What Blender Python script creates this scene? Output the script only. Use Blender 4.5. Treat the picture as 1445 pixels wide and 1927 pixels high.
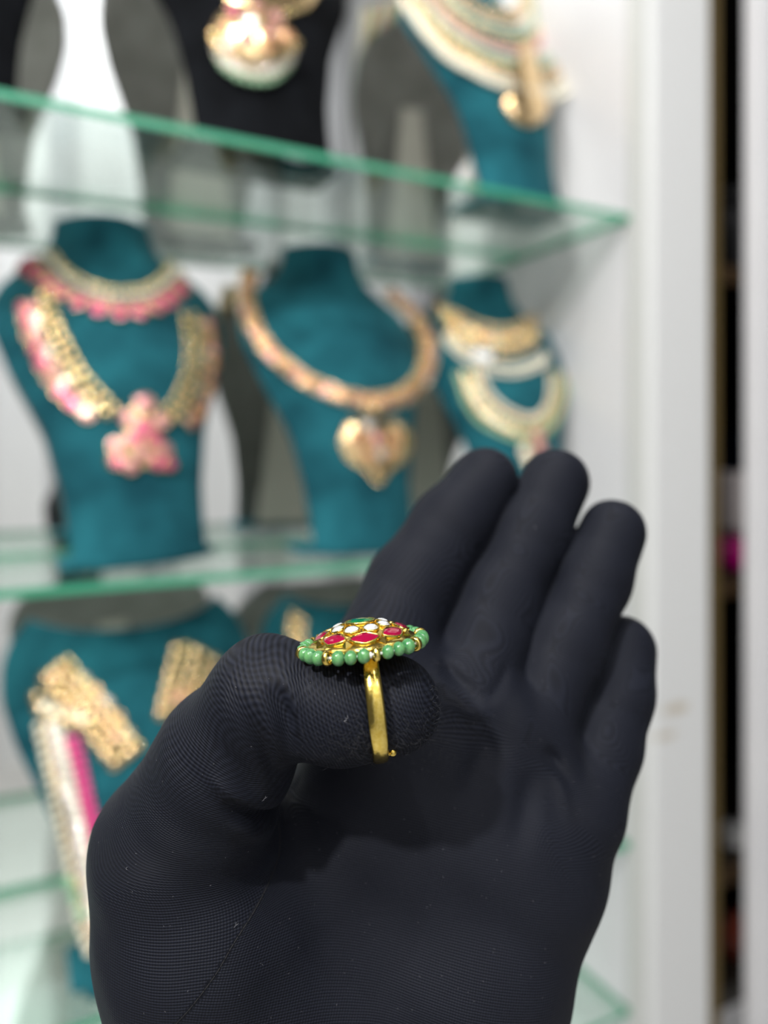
import bpy, bmesh, math, random
import numpy as np
from mathutils import Vector, Matrix, Quaternion
random.seed(7); np.random.seed(7)
for o in list(bpy.data.objects): bpy.data.objects.remove(o)
SC = bpy.context.scene
COL = SC.collection

# ------------------------------------------------------------------ camera
F = 1400.0                      # focal length in pixels of the 1445x1927 frame
CX, CY = 722.5, 850.0           # principal point (the lens is shifted, horizon at y=850)
APERTURE = 0.0046               # metres, lens opening
FOCUS = 0.1465
cam_d = bpy.data.cameras.new('camera'); cam = bpy.data.objects.new('camera', cam_d); COL.objects.link(cam)
cam_d.sensor_fit = 'VERTICAL'; cam_d.sensor_height = 36.0; cam_d.sensor_width = 27.0
cam_d.lens = F / 1927.0 * 36.0
cam_d.shift_y = -(963.5 - CY) / 1927.0
cam_d.clip_start = 0.01; cam_d.clip_end = 50
cam_d.dof.use_dof = True; cam_d.dof.focus_distance = FOCUS
cam_d.dof.aperture_fstop = cam_d.lens / 1000.0 / APERTURE
cam.location = (0, 0, 0); cam.rotation_euler = (math.radians(90), 0, 0)
SC.camera = cam

# ------------------------------------------------------------------ world, lights, exposure
w = bpy.data.worlds.new('shop_light'); SC.world = w; w.use_nodes = True
nt = w.node_tree; bg = nt.nodes['Background']
bg.inputs[0].default_value = (0.97, 0.98, 1.0, 1); bg.inputs[1].default_value = 0.11

def area(name, loc, target, size, power, col=(1, 1, 1), size_y=None):
    d = bpy.data.lights.new(name, 'AREA'); d.energy = power; d.color = col
    d.shape = 'RECTANGLE' if size_y else 'DISK'; d.size = size
    if size_y: d.size_y = size_y
    o = bpy.data.objects.new(name, d); COL.objects.link(o); o.location = loc
    o.rotation_euler = (Vector(target) - Vector(loc)).to_track_quat('-Z', 'Y').to_euler()
    return o
area('ceiling_spot', (-0.60, -0.72, 1.00), (0.0, 0.16, -0.05), 0.07, 32, (1.0, 0.98, 0.95))
area('added_shelf_spot', (-0.75, -0.25, 1.30), (-0.05, 0.65, 0.0), 0.03, 7, (1.0, 0.97, 0.93))  # shelf lamps: unseen, added to light the busts and make the necklaces glint
area('added_shelf_spot', (0.05, -0.35, 1.40), (-0.1, 0.7, -.1), 0.03, 6, (1.0, 0.98, 0.95))
area('added_shelf_spot', (0.85, -0.80, 1.25), (0.1, 0.7, -.2), 0.035, 2.2, (1.0, 0.98, 0.95))
area('added_shelf_spot', (-0.35, 0.05, 1.30), (-0.1, 0.65, 0.0), 0.03, 4, (1.0, 0.97, 0.93))  # extra unseen lamp, added for more glints
area('added_shelf_spot', (0.40, -0.05, 1.25), (0.0, 0.7, 0.0), 0.03, 1.8, (1.0, 0.98, 0.95))  # likewise added for glints
area('wall_fill', (0.50, -0.90, 2.2), (1.1, -1.7, 0.5), 0.9, 40, (1.0, 1.0, 1.0))  # unseen fill lamps, added to whiten the back wall in the mirror
area('wall_fill', (-0.50, -1.2, 2.2), (0.1, -2.2, 0.5), 0.9, 40, (1.0, 1.0, 1.0))
SC.view_settings.view_transform = 'Standard'; SC.view_settings.look = 'None'
SC.view_settings.gamma = 1.0; SC.view_settings.exposure = -0.45
SC.cycles.max_bounces = 10; SC.cycles.glossy_bounces = 6; SC.cycles.transparent_max_bounces = 16
SC.cycles.sample_clamp_indirect = 6.0

# ------------------------------------------------------------------ materials
MATS = {}
def mat(name, col=(.8, .8, .8), rough=.5, metal=0., **kw):
    if name in MATS: return MATS[name]
    m = bpy.data.materials.new(name); m.use_nodes = True; MATS[name] = m
    b = m.node_tree.nodes['Principled BSDF']
    b.inputs['Base Color'].default_value = (*col, 1); b.inputs['Roughness'].default_value = rough
    b.inputs['Metallic'].default_value = metal
    for k, v in kw.items():
        b.inputs[k.replace('_', ' ')].default_value = v
    return m
def nodes(m): return m.node_tree.nodes, m.node_tree.links, m.node_tree.nodes['Principled BSDF']
def noise_tint(m, c1, c2, scale, lo=.35, hi=.65, detail=3, bump=0., dist=.001):
    n, l, b = nodes(m)
    tc = n.new('ShaderNodeTexCoord'); t = n.new('ShaderNodeTexNoise'); t.inputs['Scale'].default_value = scale
    t.inputs['Detail'].default_value = detail
    r = n.new('ShaderNodeValToRGB'); r.color_ramp.elements[0].position = lo; r.color_ramp.elements[1].position = hi
    r.color_ramp.elements[0].color = (*c1, 1); r.color_ramp.elements[1].color = (*c2, 1)
    l.new(tc.outputs['Object'], t.inputs['Vector']); l.new(t.outputs[0], r.inputs[0]); l.new(r.outputs[0], b.inputs['Base Color'])
    if bump:
        bp = n.new('ShaderNodeBump'); bp.inputs['Strength'].default_value = bump; bp.inputs['Distance'].default_value = dist
        l.new(t.outputs[0], bp.inputs['Height']); l.new(bp.outputs[0], b.inputs['Normal'])
    return m
M_white = noise_tint(mat('white_laminate', rough=.38), (.65, .65, .67), (.69, .69, .705), 6)
M_wall = noise_tint(mat('white_wall_paint', rough=.5), (.84, .84, .85), (.88, .88, .88), 3)
M_teal = noise_tint(mat('teal_velvet', rough=.95, Sheen_Weight=.08, Sheen_Roughness=.4, Specular_IOR_Level=.15), (.005, .052, .070), (.014, .120, .150), 22, .35, .65, 4, .3, .002)
MATS['teal_velvet'].node_tree.nodes['Principled BSDF'].inputs['Sheen Tint'].default_value = (.3, .8, .85, 1)
M_black = noise_tint(mat('black_velvet', rough=.95, Specular_IOR_Level=.08), (.003, .0035, .0045), (.006, .007, .009), 30)
M_grey = noise_tint(mat('grey_felt_backing', rough=.9), (.24, .23, .215), (.31, .30, .285), 30)
M_cream = mat('cream_card', (.62, .59, .52), .7)
M_mirror = mat('mirror_silver', (.90, .92, .91), .015, 1.0)
M_gold = noise_tint(mat('gold', rough=.10, metal=1.), (.88, .64, .28), (.96, .78, .42), 900)
M_gold_ring = noise_tint(mat('polished_gold', rough=.2, metal=1.), (.78, .56, .11), (.92, .70, .20), 1500, bump=.25, dist=.0001)
M_gold_soft = mat('antique_gold', (.86, .62, .33), .14, .9)
M_pink = mat('pink_enamel_stone', (.80, .09, .27), .07, .45, Coat_Weight=1., Coat_Roughness=.04)
M_rose = mat('pale_rose_stone', (.92, .40, .42), .07, .55, Coat_Weight=1., Coat_Roughness=.04)
M_peach = mat('peach_stone', (.92, .46, .24), .07, .6, Coat_Weight=1., Coat_Roughness=.05)
M_clear = mat('white_kundan_stone', (.94, .90, .82), .07, .6, Coat_Weight=1., Coat_Roughness=.03)
M_pearl = mat('pearl', (.88, .83, .66), .2, .1, Coat_Weight=1., Coat_Roughness=.08)
M_greenbead = mat('pale_green_bead', (.28, .50, .30), .2, 0, Coat_Weight=1.)
M_magenta = mat('magenta_bead', (.75, .05, .25), .15, 0, Coat_Weight=1.)
M_ruby = mat('ruby', (.27, .001, .035), .06, 0, Coat_Weight=1., Coat_Roughness=.02, Subsurface_Weight=0.)
M_emerald = mat('emerald', (.002, .14, .045), .05, 0, Coat_Weight=1., Coat_Roughness=.02)
M_diamond = mat('uncut_diamond', (.86, .88, .90), .08, .45, Coat_Weight=1., Coat_Roughness=.02)
M_jade = noise_tint(mat('green_jade', rough=.12, Subsurface_Weight=.8, Subsurface_Scale=.0012, Coat_Weight=.6, Coat_Roughness=.05), (.022, .15, .055), (.14, .34, .13), 420)
MATS['green_jade'].node_tree.nodes['Principled BSDF'].inputs['Subsurface Radius'].default_value = (.5, 1., .5)
M_thread = mat('white_thread', (.85, .85, .83), .8)
M_darkwood = noise_tint(mat('dark_brown_board', rough=.6), (.010, .007, .004), (.03, .02, .012), 12)
M_brownedge = mat('brown_board_edge', (.10, .06, .03), .6)
M_brass = mat('brass_strip', (.16, .11, .035), .45, .6)
M_navy = mat('navy_plastic', (.004, .012, .04), .4)
M_plastic = mat('white_plastic', (.55, .50, .50), .35)
M_hotpink = mat('hot_pink_plastic', (.50, .004, .20), .25)
M_greyplastic = mat('grey_plastic', (.05, .05, .055), .4)
M_edge = mat('green_glass_edge', (.06, .34, .20), .15, 0, Coat_Weight=.5)
def glass_mat():
    m = bpy.data.materials.new('shelf_glass'); m.use_nodes = True; n = m.node_tree.nodes; l = m.node_tree.links
    n.remove(n['Principled BSDF']); out = n['Material Output']
    tr = n.new('ShaderNodeBsdfTransparent'); tr.inputs[0].default_value = (.95, .985, .965, 1)
    gl = n.new('ShaderNodeBsdfGlossy'); gl.inputs['Roughness'].default_value = .02; gl.inputs[0].default_value = (.95, 1, .97, 1)
    fr = n.new('ShaderNodeFresnel'); fr.inputs[0].default_value = 1.5
    mx = n.new('ShaderNodeMixShader'); sf = n.new('ShaderNodeMath'); sf.operation = 'MULTIPLY'; sf.inputs[1].default_value = .42; l.new(fr.outputs[0], sf.inputs[0]); l.new(sf.outputs[0], mx.inputs[0]); l.new(tr.outputs[0], mx.inputs[1]); l.new(gl.outputs[0], mx.inputs[2])
    l.new(mx.outputs[0], out.inputs[0]); return m
M_glass = glass_mat()

# ------------------------------------------------------------------ object helpers
def link(name, me, m=None, parent=None):
    o = bpy.data.objects.new(name, me); COL.objects.link(o)
    if m is not None:
        for q in (m if isinstance(m, (list, tuple)) else [m]): me.materials.append(q)
    if parent is not None: o.parent = parent
    return o
def from_bm(name, bm, m=None, parent=None, smooth=True):
    me = bpy.data.meshes.new(name)
    bmesh.ops.recalc_face_normals(bm, faces=bm.faces)
    bm.to_mesh(me); bm.free()
    if smooth:
        for p in me.polygons: p.use_smooth = True
    return link(name, me, m, parent)
def thing(name, label, cat, loc=(0, 0, 0), group=None, mw=None):
    o = bpy.data.objects.new(name, None); COL.objects.link(o); o.empty_display_size = .01
    if mw is not None: o.matrix_world = mw
    else: o.location = loc
    tag(o, label, cat, group); return o
def tag(o, label, cat, group=None, kind=None):
    o['label'] = label; o['category'] = cat
    if group: o['group'] = group
    if kind: o['kind'] = kind
    return o
def struct(o, label=None):
    o['kind'] = 'structure'
    if label: o['label'] = label
    return o
def add_box(bm, lo, hi, T=None, bev=0.):
    g = bmesh.ops.create_cube(bm, size=1.)
    vs = g['verts']
    for v in vs:
        v.co = Vector([(lo[i] + hi[i]) / 2 + v.co[i] * (hi[i] - lo[i]) for i in range(3)])
    if bev:
        es = list({e for v in vs for e in v.link_edges})
        r = bmesh.ops.bevel(bm, geom=es, offset=bev, segments=2, affect='EDGES', profile=.5)
        vs = list({v for f in r['faces'] for v in f.verts} | {v for v in vs if v.is_valid})
    if T is not None:
        for v in vs: v.co = T @ v.co
    return vs
def add_sphere(bm, c, r, T=None, sc=(1, 1, 1), u=14, v=9):
    g = bmesh.ops.create_uvsphere(bm, u_segments=u, v_segments=v, radius=1.)
    for q in g['verts']:
        p = Vector((q.co.x * r * sc[0], q.co.y * r * sc[1], q.co.z * r * sc[2]))
        if T is not None: p = T @ p
        q.co = p + Vector(c)
def add_lathe(bm, prof, T=None, n=24, cap=True):
    rings = []
    for r, z in prof:
        ring = []
        for i in range(n):
            a = 2 * math.pi * i / n
            p = Vector((r * math.cos(a), r * math.sin(a), z))
            if T is not None: p = T @ p
            ring.append(bm.verts.new(p))
        rings.append(ring)
    for a, b in zip(rings, rings[1:]):
        for i in range(n): bm.faces.new((a[i], a[(i + 1) % n], b[(i + 1) % n], b[i]))
    if cap:
        bm.faces.new(rings[0][::-1]); bm.faces.new(rings[-1])
def add_tube(bm, pts, r, n=8, closed=False):
    pts = [Vector(p) for p in pts]; rings = []; N = len(pts)
    up = Vector((.13, .3, .95))
    for i, p in enumerate(pts):
        t = (pts[(i + 1) % N] - pts[i - 1]) if closed else (pts[min(i + 1, N - 1)] - pts[max(i - 1, 0)])
        t.normalize(); s = t.cross(up)
        if s.length < 1e-3: s = t.cross(Vector((1, 0, 0)))
        s.normalize(); q = s.cross(t)
        rr = r[i] if isinstance(r, (list, tuple)) else r
        rings.append([bm.verts.new(p + (s * math.cos(2 * math.pi * k / n) + q * math.sin(2 * math.pi * k / n)) * rr) for k in range(n)])
    for i in range(N if closed else N - 1):
        a, b = rings[i], rings[(i + 1) % N]
        for k in range(n): bm.faces.new((a[k], a[(k + 1) % n], b[(k + 1) % n], b[k]))
    if not closed: bm.faces.new(rings[0][::-1]); bm.faces.new(rings[-1])
def spline(pts, n=12):
    """Catmull-Rom through pts (tuples of any size)."""
    P = [np.array(p, float) for p in pts]; P = [2 * P[0] - P[1]] + P + [2 * P[-1] - P[-2]]; out = []
    for i in range(1, len(P) - 2):
        for k in range(n):
            t = k / n; a, b, c, d = P[i - 1:i + 3]
            out.append(.5 * (2 * b + (c - a) * t + (2 * a - 5 * b + 4 * c - d) * t * t + (3 * b - a - 3 * c + d) * t ** 3))
    out.append(P[-2]); return out

# ------------------------------------------------------------------ cabinet frame of reference
U = Vector((.8875, .4609, 0)).normalized()      # along the shelf fronts, to the right
N_ = Vector((-U.y, U.x, 0))                     # into the cabinet
C0 = Vector((.250, .757, 0))                    # front right corner of the shelves
CAB = Matrix.Identity(4)
for i in range(3): CAB[i][0] = U[i]; CAB[i][1] = N_[i]; CAB[i][3] = C0[i]
CAB[2][2] = 1
def on_front(px, b):                            # cabinet coordinate a where sight line px crosses depth b
    d = Vector(((px - CX) / F, 1, 0)); t = (C0.dot(N_) + b) / d.dot(N_)
    return (d * t - C0).dot(U)
BACK = .178; YAW = math.radians(2.5)
Z_TOP, Z_MID, Z_LOW, Z_BOT = .238, -.0952, -.400, -.570
G = .0032
LEFT = -1.15
def cab_box(name, lo, hi, m, kind=None, bev=0., parent=None):
    bm = bmesh.new(); add_box(bm, lo, hi, None, bev); o = from_bm(name, bm, m, parent, smooth=False)
    if parent is None: o.matrix_world = CAB
    return o

# room behind the camera, seen in the mirror
o = cab_box('floor', (-2.2, -2.6, -1.36), (1.6, .6, -1.30), noise_tint(mat('floor_tile', rough=.4), (.50, .49, .47), (.56, .55, .53), 3)); struct(o)
bm = bmesh.new(); add_box(bm, (-2.2, -2.6, -1.30), (1.6, -2.5, 3.0))
o = from_bm('wall_back', bm, M_wall, smooth=False); o.matrix_world = CAB; struct(o)
for i, a in enumerate((-1.9, -1.45, -1.0, -.62, -.25, .2, .6, 1.05)):
    o = cab_box('trim_%d' % (i + 1), (a, -2.5, -1.30), (a + .10 + .03 * (i % 3), -2.46, 3.0), mat('pale_grey_paint', (.60, .60, .62), .5)); struct(o)

# cabinet carcass
cabinet = thing('display_cabinet', 'white mirror-backed display cabinet that holds the glass shelves', 'cabinet', mw=CAB @ Matrix.Translation((0, 0, -.65)))
def cpart(name, lo, hi, m, bev=0.):
    bm = bmesh.new(); add_box(bm, (lo[0], lo[1], lo[2] + .65), (hi[0], hi[1], hi[2] + .65), None, bev)
    return from_bm(name, bm, m, cabinet, smooth=False)
for nm, lo, hi, m_ in (('mirror', (LEFT, 0, -.62), (0.0, .005, 1.0), M_mirror), ('back_board', (LEFT, .0055, -.65), (.0, .02, 1.0), M_white)):
    q = cpart(nm, lo, hi, m_); q.location = (0, BACK, 0); q.rotation_euler = (0, 0, -YAW)
cpart('side_panel', (.0005, .004, -.65), (.018, BACK + .02, 1.0), M_white)
cpart('bottom_board', (LEFT, 0.0, -.65), (-.0005, BACK - .0005, -.625), M_white)
SR = on_front(1336, -.02)
bm = bmesh.new(); add_box(bm, (.615, .40, -1.30), (3.2, .45, 3.0)); o = from_bm('wall_right', bm, M_white, smooth=False); o.matrix_world = CAB; struct(o)
# front stile with smudges of dirt
ms = bpy.data.materials.new('white_stile_laminate'); ms.use_nodes = True
n, l, b = nodes(ms); b.inputs['Roughness'].default_value = .35
tc = n.new('ShaderNodeTexCoord'); base = None
nz = n.new('ShaderNodeTexNoise'); nz.inputs['Scale'].default_value = 90; l.new(tc.outputs['Object'], nz.inputs['Vector'])
prev = None
for (cx, cz, sx, sz, st) in ((.042, -.262, .024, .007, .8), (.030, -.287, .022, .0055, .7), (.03, -.183, .006, .004, .12)):
    sub = n.new('ShaderNodeVectorMath'); sub.operation = 'SUBTRACT'; sub.inputs[1].default_value = (cx, 0, cz + .65); l.new(tc.outputs['Object'], sub.inputs[0])
    mul = n.new('ShaderNodeVectorMath'); mul.operation = 'MULTIPLY'; mul.inputs[1].default_value = (1 / sx, 0, 1 / sz); l.new(sub.outputs[0], mul.inputs[0])
    ln = n.new('ShaderNodeVectorMath'); ln.operation = 'LENGTH'; l.new(mul.outputs[0], ln.inputs[0])
    ad = n.new('ShaderNodeMath'); ad.operation = 'ADD'; l.new(ln.outputs['Value'], ad.inputs[0]); l.new(nz.outputs[0], ad.inputs[1])
    mr = n.new('ShaderNodeMapRange'); mr.inputs['From Min'].default_value = .7; mr.inputs['From Max'].default_value = 1.6
    mr.inputs['To Min'].default_value = st; mr.inputs['To Max'].default_value = 0; l.new(ad.outputs[0], mr.inputs[0])
    if prev is None: prev = mr.outputs[0]
    else:
        mx = n.new('ShaderNodeMath'); mx.operation = 'MAXIMUM'; l.new(prev, mx.inputs[0]); l.new(mr.outputs[0], mx.inputs[1]); prev = mx.outputs[0]
mc = n.new('ShaderNodeMix'); mc.data_type = 'RGBA'; mc.inputs['A'].default_value = (.67, .68, .68, 1); mc.inputs['B'].default_value = (.42, .34, .22, 1)
l.new(prev, mc.inputs['Factor']); l.new(mc.outputs['Result'], b.inputs['Base Color'])
cpart('front_stile', (.012, -.020, -.65), (SR, .0035, 1.0), ms, .003)
cpart('edge_bead', (.0005, -.010, -.65), (.0115, .0035, 1.0), mat('grey_edge_band', (.55, .56, .54), .4), .002)

# glass shelves
for nm, z, lab in (('top', Z_TOP, 'uppermost glass shelf, seen from below, with black busts on it'),
                   ('mid', Z_MID, 'glass shelf under the teal busts with the pink and the peach necklaces'),
                   ('low', Z_LOW, 'glass shelf low at the left, below the pearl strings'),
                   ('bot', Z_BOT, 'lowest glass shelf, its corner beside the bottom of the hand')):
    bm = bmesh.new(); add_box(bm, (LEFT, 0, z - G), (-.0005, BACK - .001, z + G))
    for v in bm.verts:
        if v.co.y > .1 and v.co.x < -.5: v.co.y += -LEFT * math.tan(YAW)      # back edge follows the mirror
    bm.normal_update()
    for f in bm.faces: f.material_index = 0 if abs(f.normal.z) > .5 else 1
    o = from_bm('glass_shelf', bm, [M_glass, M_edge], smooth=False); o.matrix_world = CAB
    tag(o, lab, 'shelf', 'glass shelves of the display cabinet')

# ------------------------------------------------------------------ busts
H = .290; LEAN = .36
HW_T = [(0, .052), (.1, .053), (.2, .0555), (.35, .064), (.45, .0763), (.55, .0893), (.65, .098), (.73, .097), (.80, .087), (.85, .068), (.89, .052), (.94, .0445), (1.0, .0415)]
DP_T = [(0, .016), (.3, .022), (.55, .034), (.7, .040), (.82, .038), (.9, .034), (1.0, .034)]
BG_T = [(0, 0), (.15, .003), (.35, .012), (.55, .018), (.7, .014), (.83, .004), (.9, .002), (1.0, .008)]
def tab(T, x): return float(np.interp(x, [t[0] for t in T], [t[1] for t in T]))
def tabs(T, x):
    return (tab(T, max(0, x - .02)) + 2 * tab(T, x) + tab(T, min(1, x + .02))) / 4
class Bust:
    """x to the right, y towards the viewer, z up; origin at the foot."""
    def __init__(s, px, b, z, m, label, group, yaw=0., roll=0., scale=1., top=1., name='jewellery_bust', dip=.0, wf=1.):
        s.scale, s.top, s.dip, s.wf = scale, top, dip, wf
        z += abs(math.sin(roll)) * .054 * scale * wf + abs(math.sin(roll)) * .0
        a = on_front(px, b)
        base = CAB @ Vector((a, b, z))
        R = Matrix.Identity(4)
        for i in range(3): R[i][0] = U[i]; R[i][1] = -N_[i]
        # x=U, y=-N, z=up is left-handed, so mirror x: local x runs along -U
        for i in range(3): R[i][0] = -U[i]
        s.M = Matrix.Translation(base) @ R @ Matrix.Rotation(yaw, 4, 'Z') @ Matrix.Rotation(roll, 4, 'Y')
        s.Mi = s.M.inverted()
        s.root = thing(name, label, 'display bust', mw=s.M, group=group)
        s.build(m)
    def surf(s, x, z, off=0.):
        h = z / (H * s.scale); hw = tabs(HW_T, min(max(h, 0), 1)) * s.scale * s.wf
        q = min(abs(x) / hw, 1.)
        return s.scale * (tabs(BG_T, min(max(h, 0), 1)) - tabs(DP_T, min(max(h, 0), 1)) * q ** 2.2) - LEAN * z + off
    def build(s, m):
        nx, nz = 26, 44; th = .004
        for name, off0, off1, mm in (('velvet_shell', 0., -.0022, m), ('backing', -.0024, -.005, M_grey)):
            bm = bmesh.new(); grids = []
            for off in (off0, off1):
                g = []
                for j in range(nz + 1):
                    row = []
                    for i in range(nx + 1):
                        q = -1 + 2 * i / nx
                        zt = s.top - s.dip * (1 - abs(q) ** 2)
                        h = zt * j / nz
                        hw = tabs(HW_T, h) * s.scale * s.wf - (.0008 if name == 'backing' else 0)
                        z = h * H * s.scale
                        x = q * hw
                        row.append(bm.verts.new((x, s.surf(x, z, off), z)))
                    g.append(row)
                grids.append(g)
            a, c = grids
            for j in range(nz):
                for i in range(nx):
                    bm.faces.new((a[j][i], a[j][i + 1], a[j + 1][i + 1], a[j + 1][i]))
                    bm.faces.new((c[j][i], c[j + 1][i], c[j + 1][i + 1], c[j][i + 1]))
            for j in range(nz):
                for i in (0, nx): bm.faces.new((a[j][i], a[j + 1][i], c[j + 1][i], c[j][i]))
            for i in range(nx):
                for j in (0, nz): bm.faces.new((a[j][i], a[j][i + 1], c[j][i + 1], c[j][i]))
            o = from_bm(name, bm, mm, s.root)
        S = s.scale
        bm = bmesh.new(); add_box(bm, (-.060 * S * s.wf, -.070 * S, .0), (.060 * S * s.wf, -.0235 * S, .006 * S), None, .001)
        from_bm('foot', bm, m, s.root)
        # card prop behind the shell
        bm = bmesh.new()
        zt = .66 * H * S; yt = s.surf(0, zt) - .0065
        z0 = .0062 * S; yb = -.065 * S - .0
        P = [(-.014, yt, zt), (.014, yt, zt), (.034, yb, z0), (-.034, yb, z0)]
        P = [(p[0] * S, p[1], p[2]) for p in P]
        yb2 = yb
        v = [bm.verts.new(p) for p in P] + [bm.verts.new((p[0], p[1] - .003, p[2])) for p in P]
        bm.faces.new(v[:4]); bm.faces.new(v[7:3:-1])
        for i in range(4): bm.faces.new((v[i], v[(i + 1) % 4], v[4 + (i + 1) % 4], v[4 + i]))
        from_bm('prop', bm, M_cream, s.root, smooth=False)
    def hit(s, px, py):
        """local x,z where the sight line of a photo pixel meets the shell"""
        o = s.Mi @ Vector((0, 0, 0)); d = (s.Mi.to_3x3() @ Vector(((px - CX) / F, 1, (CY - py) / F)))
        x = 0.; z = .15; y = 0.
        for k in range(14):
            # plane through the current surface point with the lean slope
            y0 = s.surf(x, z) + LEAN * z
            t = (y0 - LEAN * o.z - o.y) / (d.y + LEAN * d.z)
            p = o + d * t; x = p.x; z = p.z
        return x, z
    def point(s, x, z, off=0.):
        y = s.surf(x, z); e = .002
        nx = -(s.surf(x + e, z) - s.surf(x - e, z)) / (2 * e); nz = -(s.surf(x, z + e) - s.surf(x, z - e)) / (2 * e)
        n = Vector((max(-1.2, min(1.2, nx)), 1, max(-1.2, min(1.2, nz)))).normalized()
        return Vector((x, y, z)) + n * off, n
GB = 'busts on the cabinet shelves'
ZT, ZM, ZL = Z_TOP + G + .0004, Z_MID + G + .0004, Z_LOW + G + .0004
B1 = Bust(276, .038, ZM, M_teal, 'wide teal velvet bust wearing the pink drop necklaces', GB, roll=.055, scale=1.03, wf=.96)
B2 = Bust(708, .030, ZM, M_teal, 'teal velvet bust wearing the peach necklace with heart pendant', GB, roll=-.01, scale=1.035, wf=.95)
B3 = Bust(1012, .030, ZM, M_teal, 'teal velvet bust at the cabinet corner behind the fingertips', GB, yaw=-.15, wf=.90)
B4 = Bust(518, .012, ZT, M_black, 'black velvet bust with pink and gold pendant on top shelf', GB, scale=1.12)
B5 = Bust(-135, .012, ZT, M_black, 'black velvet bust cut by the left edge of the picture', GB)
B6 = Bust(1008, .020, ZT, M_teal, 'teal velvet bust wearing the many-stranded gold collar, top shelf', GB, scale=1.05, wf=.90)
B7 = Bust(312, .004, ZL, M_teal, 'teal velvet bust with pearl strings, left of the thumb', GB, top=.83, dip=.03, roll=.03, scale=1.07, wf=.97)
B8 = Bust(742, .03, ZL, M_teal, 'teal velvet bust mostly hidden behind the ring and index finger', GB, top=.87, dip=.03, wf=.95)

# ------------------------------------------------------------------ necklaces
def frame(n, t):
    t = (t - n * t.dot(n)).normalized(); s = n.cross(t); M = Matrix.Identity(3)
    for i in range(3): M[i][0] = t[i]; M[i][1] = s[i]; M[i][2] = n[i]
    return M
def path(B, pts):
    """photo points -> evenly spaced sampler on the bust surface"""
    xz = [B.hit(*p) for p in pts]; sp = spline(xz, 16)
    P = [B.point(q[0], q[1]) for q in sp]
    L = [0.]
    for a, c in zip(P, P[1:]): L.append(L[-1] + (c[0] - a[0]).length)
    return sp, P, L
def sample(B, pts, step, phase=.5):
    sp, P, L = path(B, pts); n = max(1, int(L[-1] / step)); out = []
    for k in range(n):
        s = (k + phase) * L[-1] / n
        x = np.interp(s, L, [q[0] for q in sp]); z = np.interp(s, L, [q[1] for q in sp])
        x2 = np.interp(s + .002, L, [q[0] for q in sp]); z2 = np.interp(s + .002, L, [q[1] for q in sp])
        x1 = np.interp(s - .002, L, [q[0] for q in sp]); z1 = np.interp(s - .002, L, [q[1] for q in sp])
        p, nn = B.point(x, z); a, _ = B.point(x1, z1); c, _ = B.point(x2, z2)
        t = c - a
        if t.length < 1e-6: t = Vector((1, 0, 0))
        out.append((p, nn, t.normalized(), s / L[-1]))
    return out
def strand(neck, B, pts, r, m, step=None, name='bead_string', off=None, sc=(1, 1, .5), jit=.2):
    """one string of small beads = one part"""
    bm = bmesh.new()
    for p, nn, t, f in sample(B, pts, step or r * 1.9):
        M = frame(nn, t)
        if jit: M = M @ Matrix.Rotation(random.uniform(-jit, jit), 3, 'X') @ Matrix.Rotation(random.uniform(-jit, jit), 3, 'Y')
        add_sphere(bm, p + nn * (off if off is not None else r * .7), r, M, sc, 10, 7)
    return from_bm(name, bm, m, neck)
def stone_bm(w, h, t, facet=True):
    """flat cut stone: pointed oval with a raised table"""
    bm = bmesh.new(); n = 16; rings = []
    for rr, z in ((1., 0), (1., t * .2), (.86, t * .52), (.66, t * .76), (.42, t * .92), (.18, t * .99)):
        rings.append([bm.verts.new((w * rr * math.cos(2 * math.pi * i / n), h * rr * math.sin(2 * math.pi * i / n), z)) for i in range(n)])
    for a, c in zip(rings, rings[1:]):
        for i in range(n): bm.faces.new((a[i], a[(i + 1) % n], c[(i + 1) % n], c[i]))
    bm.faces.new(rings[0][::-1]); bm.faces.new(rings[-1]); return bm
STONES = {}
def stone_pair(w, h, m):
    key = (round(w, 5), round(h, 5), m.name)
    if key not in STONES:
        bm = stone_bm(w, h, w * .30); bmesh.ops.recalc_face_normals(bm, faces=bm.faces)
        a = bpy.data.meshes.new('stone'); bm.to_mesh(a); bm.free(); a.materials.append(m)
        for p in a.polygons: p.use_smooth = True
        bm = bmesh.new(); prof = []
        n = 14
        ring = [[bm.verts.new(((w * k + e) * math.cos(2 * math.pi * i / n), (h * k + e) * math.sin(2 * math.pi * i / n), z)) for i in range(n)]
                for k, e, z in ((1, .0009, -.0008), (1, .0011, w * .15), (1, .0006, w * .32), (.97, 0, w * .25))]
        for p, q in zip(ring, ring[1:]):
            for i in range(n): bm.faces.new((p[i], p[(i + 1) % n], q[(i + 1) % n], q[i]))
        bm.faces.new(ring[0][::-1])
        bmesh.ops.recalc_face_normals(bm, faces=bm.faces)
        c = bpy.data.meshes.new('setting'); bm.to_mesh(c); bm.free(); c.materials.append(M_gold_soft)
        for p in c.polygons: p.use_smooth = True
        STONES[key] = (a, c)
    return STONES[key]
def put_stone(neck, p, nn, t, w, h, m, off=.001, jit=.18, name='stone'):
    a, c = stone_pair(w, h, m)
    M = frame(nn, t) @ Matrix.Rotation(random.uniform(-jit, jit), 3, 'X') @ Matrix.Rotation(random.uniform(-jit, jit), 3, 'Y')
    T = Matrix.Translation(p + nn * off) @ M.to_4x4()
    s = bpy.data.objects.new('setting', c); COL.objects.link(s); s.parent = neck; s.matrix_local = T
    o = bpy.data.objects.new(name, a); COL.objects.link(o); o.parent = s
    return s
def stones(neck, B, pts, step, w, h, ms, off=.0015, jit=.2):
    for k, (p, nn, t, f) in enumerate(sample(B, pts, step)):
        put_stone(neck, p, nn, t, w, h, ms[k % len(ms)], off, jit)
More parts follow.
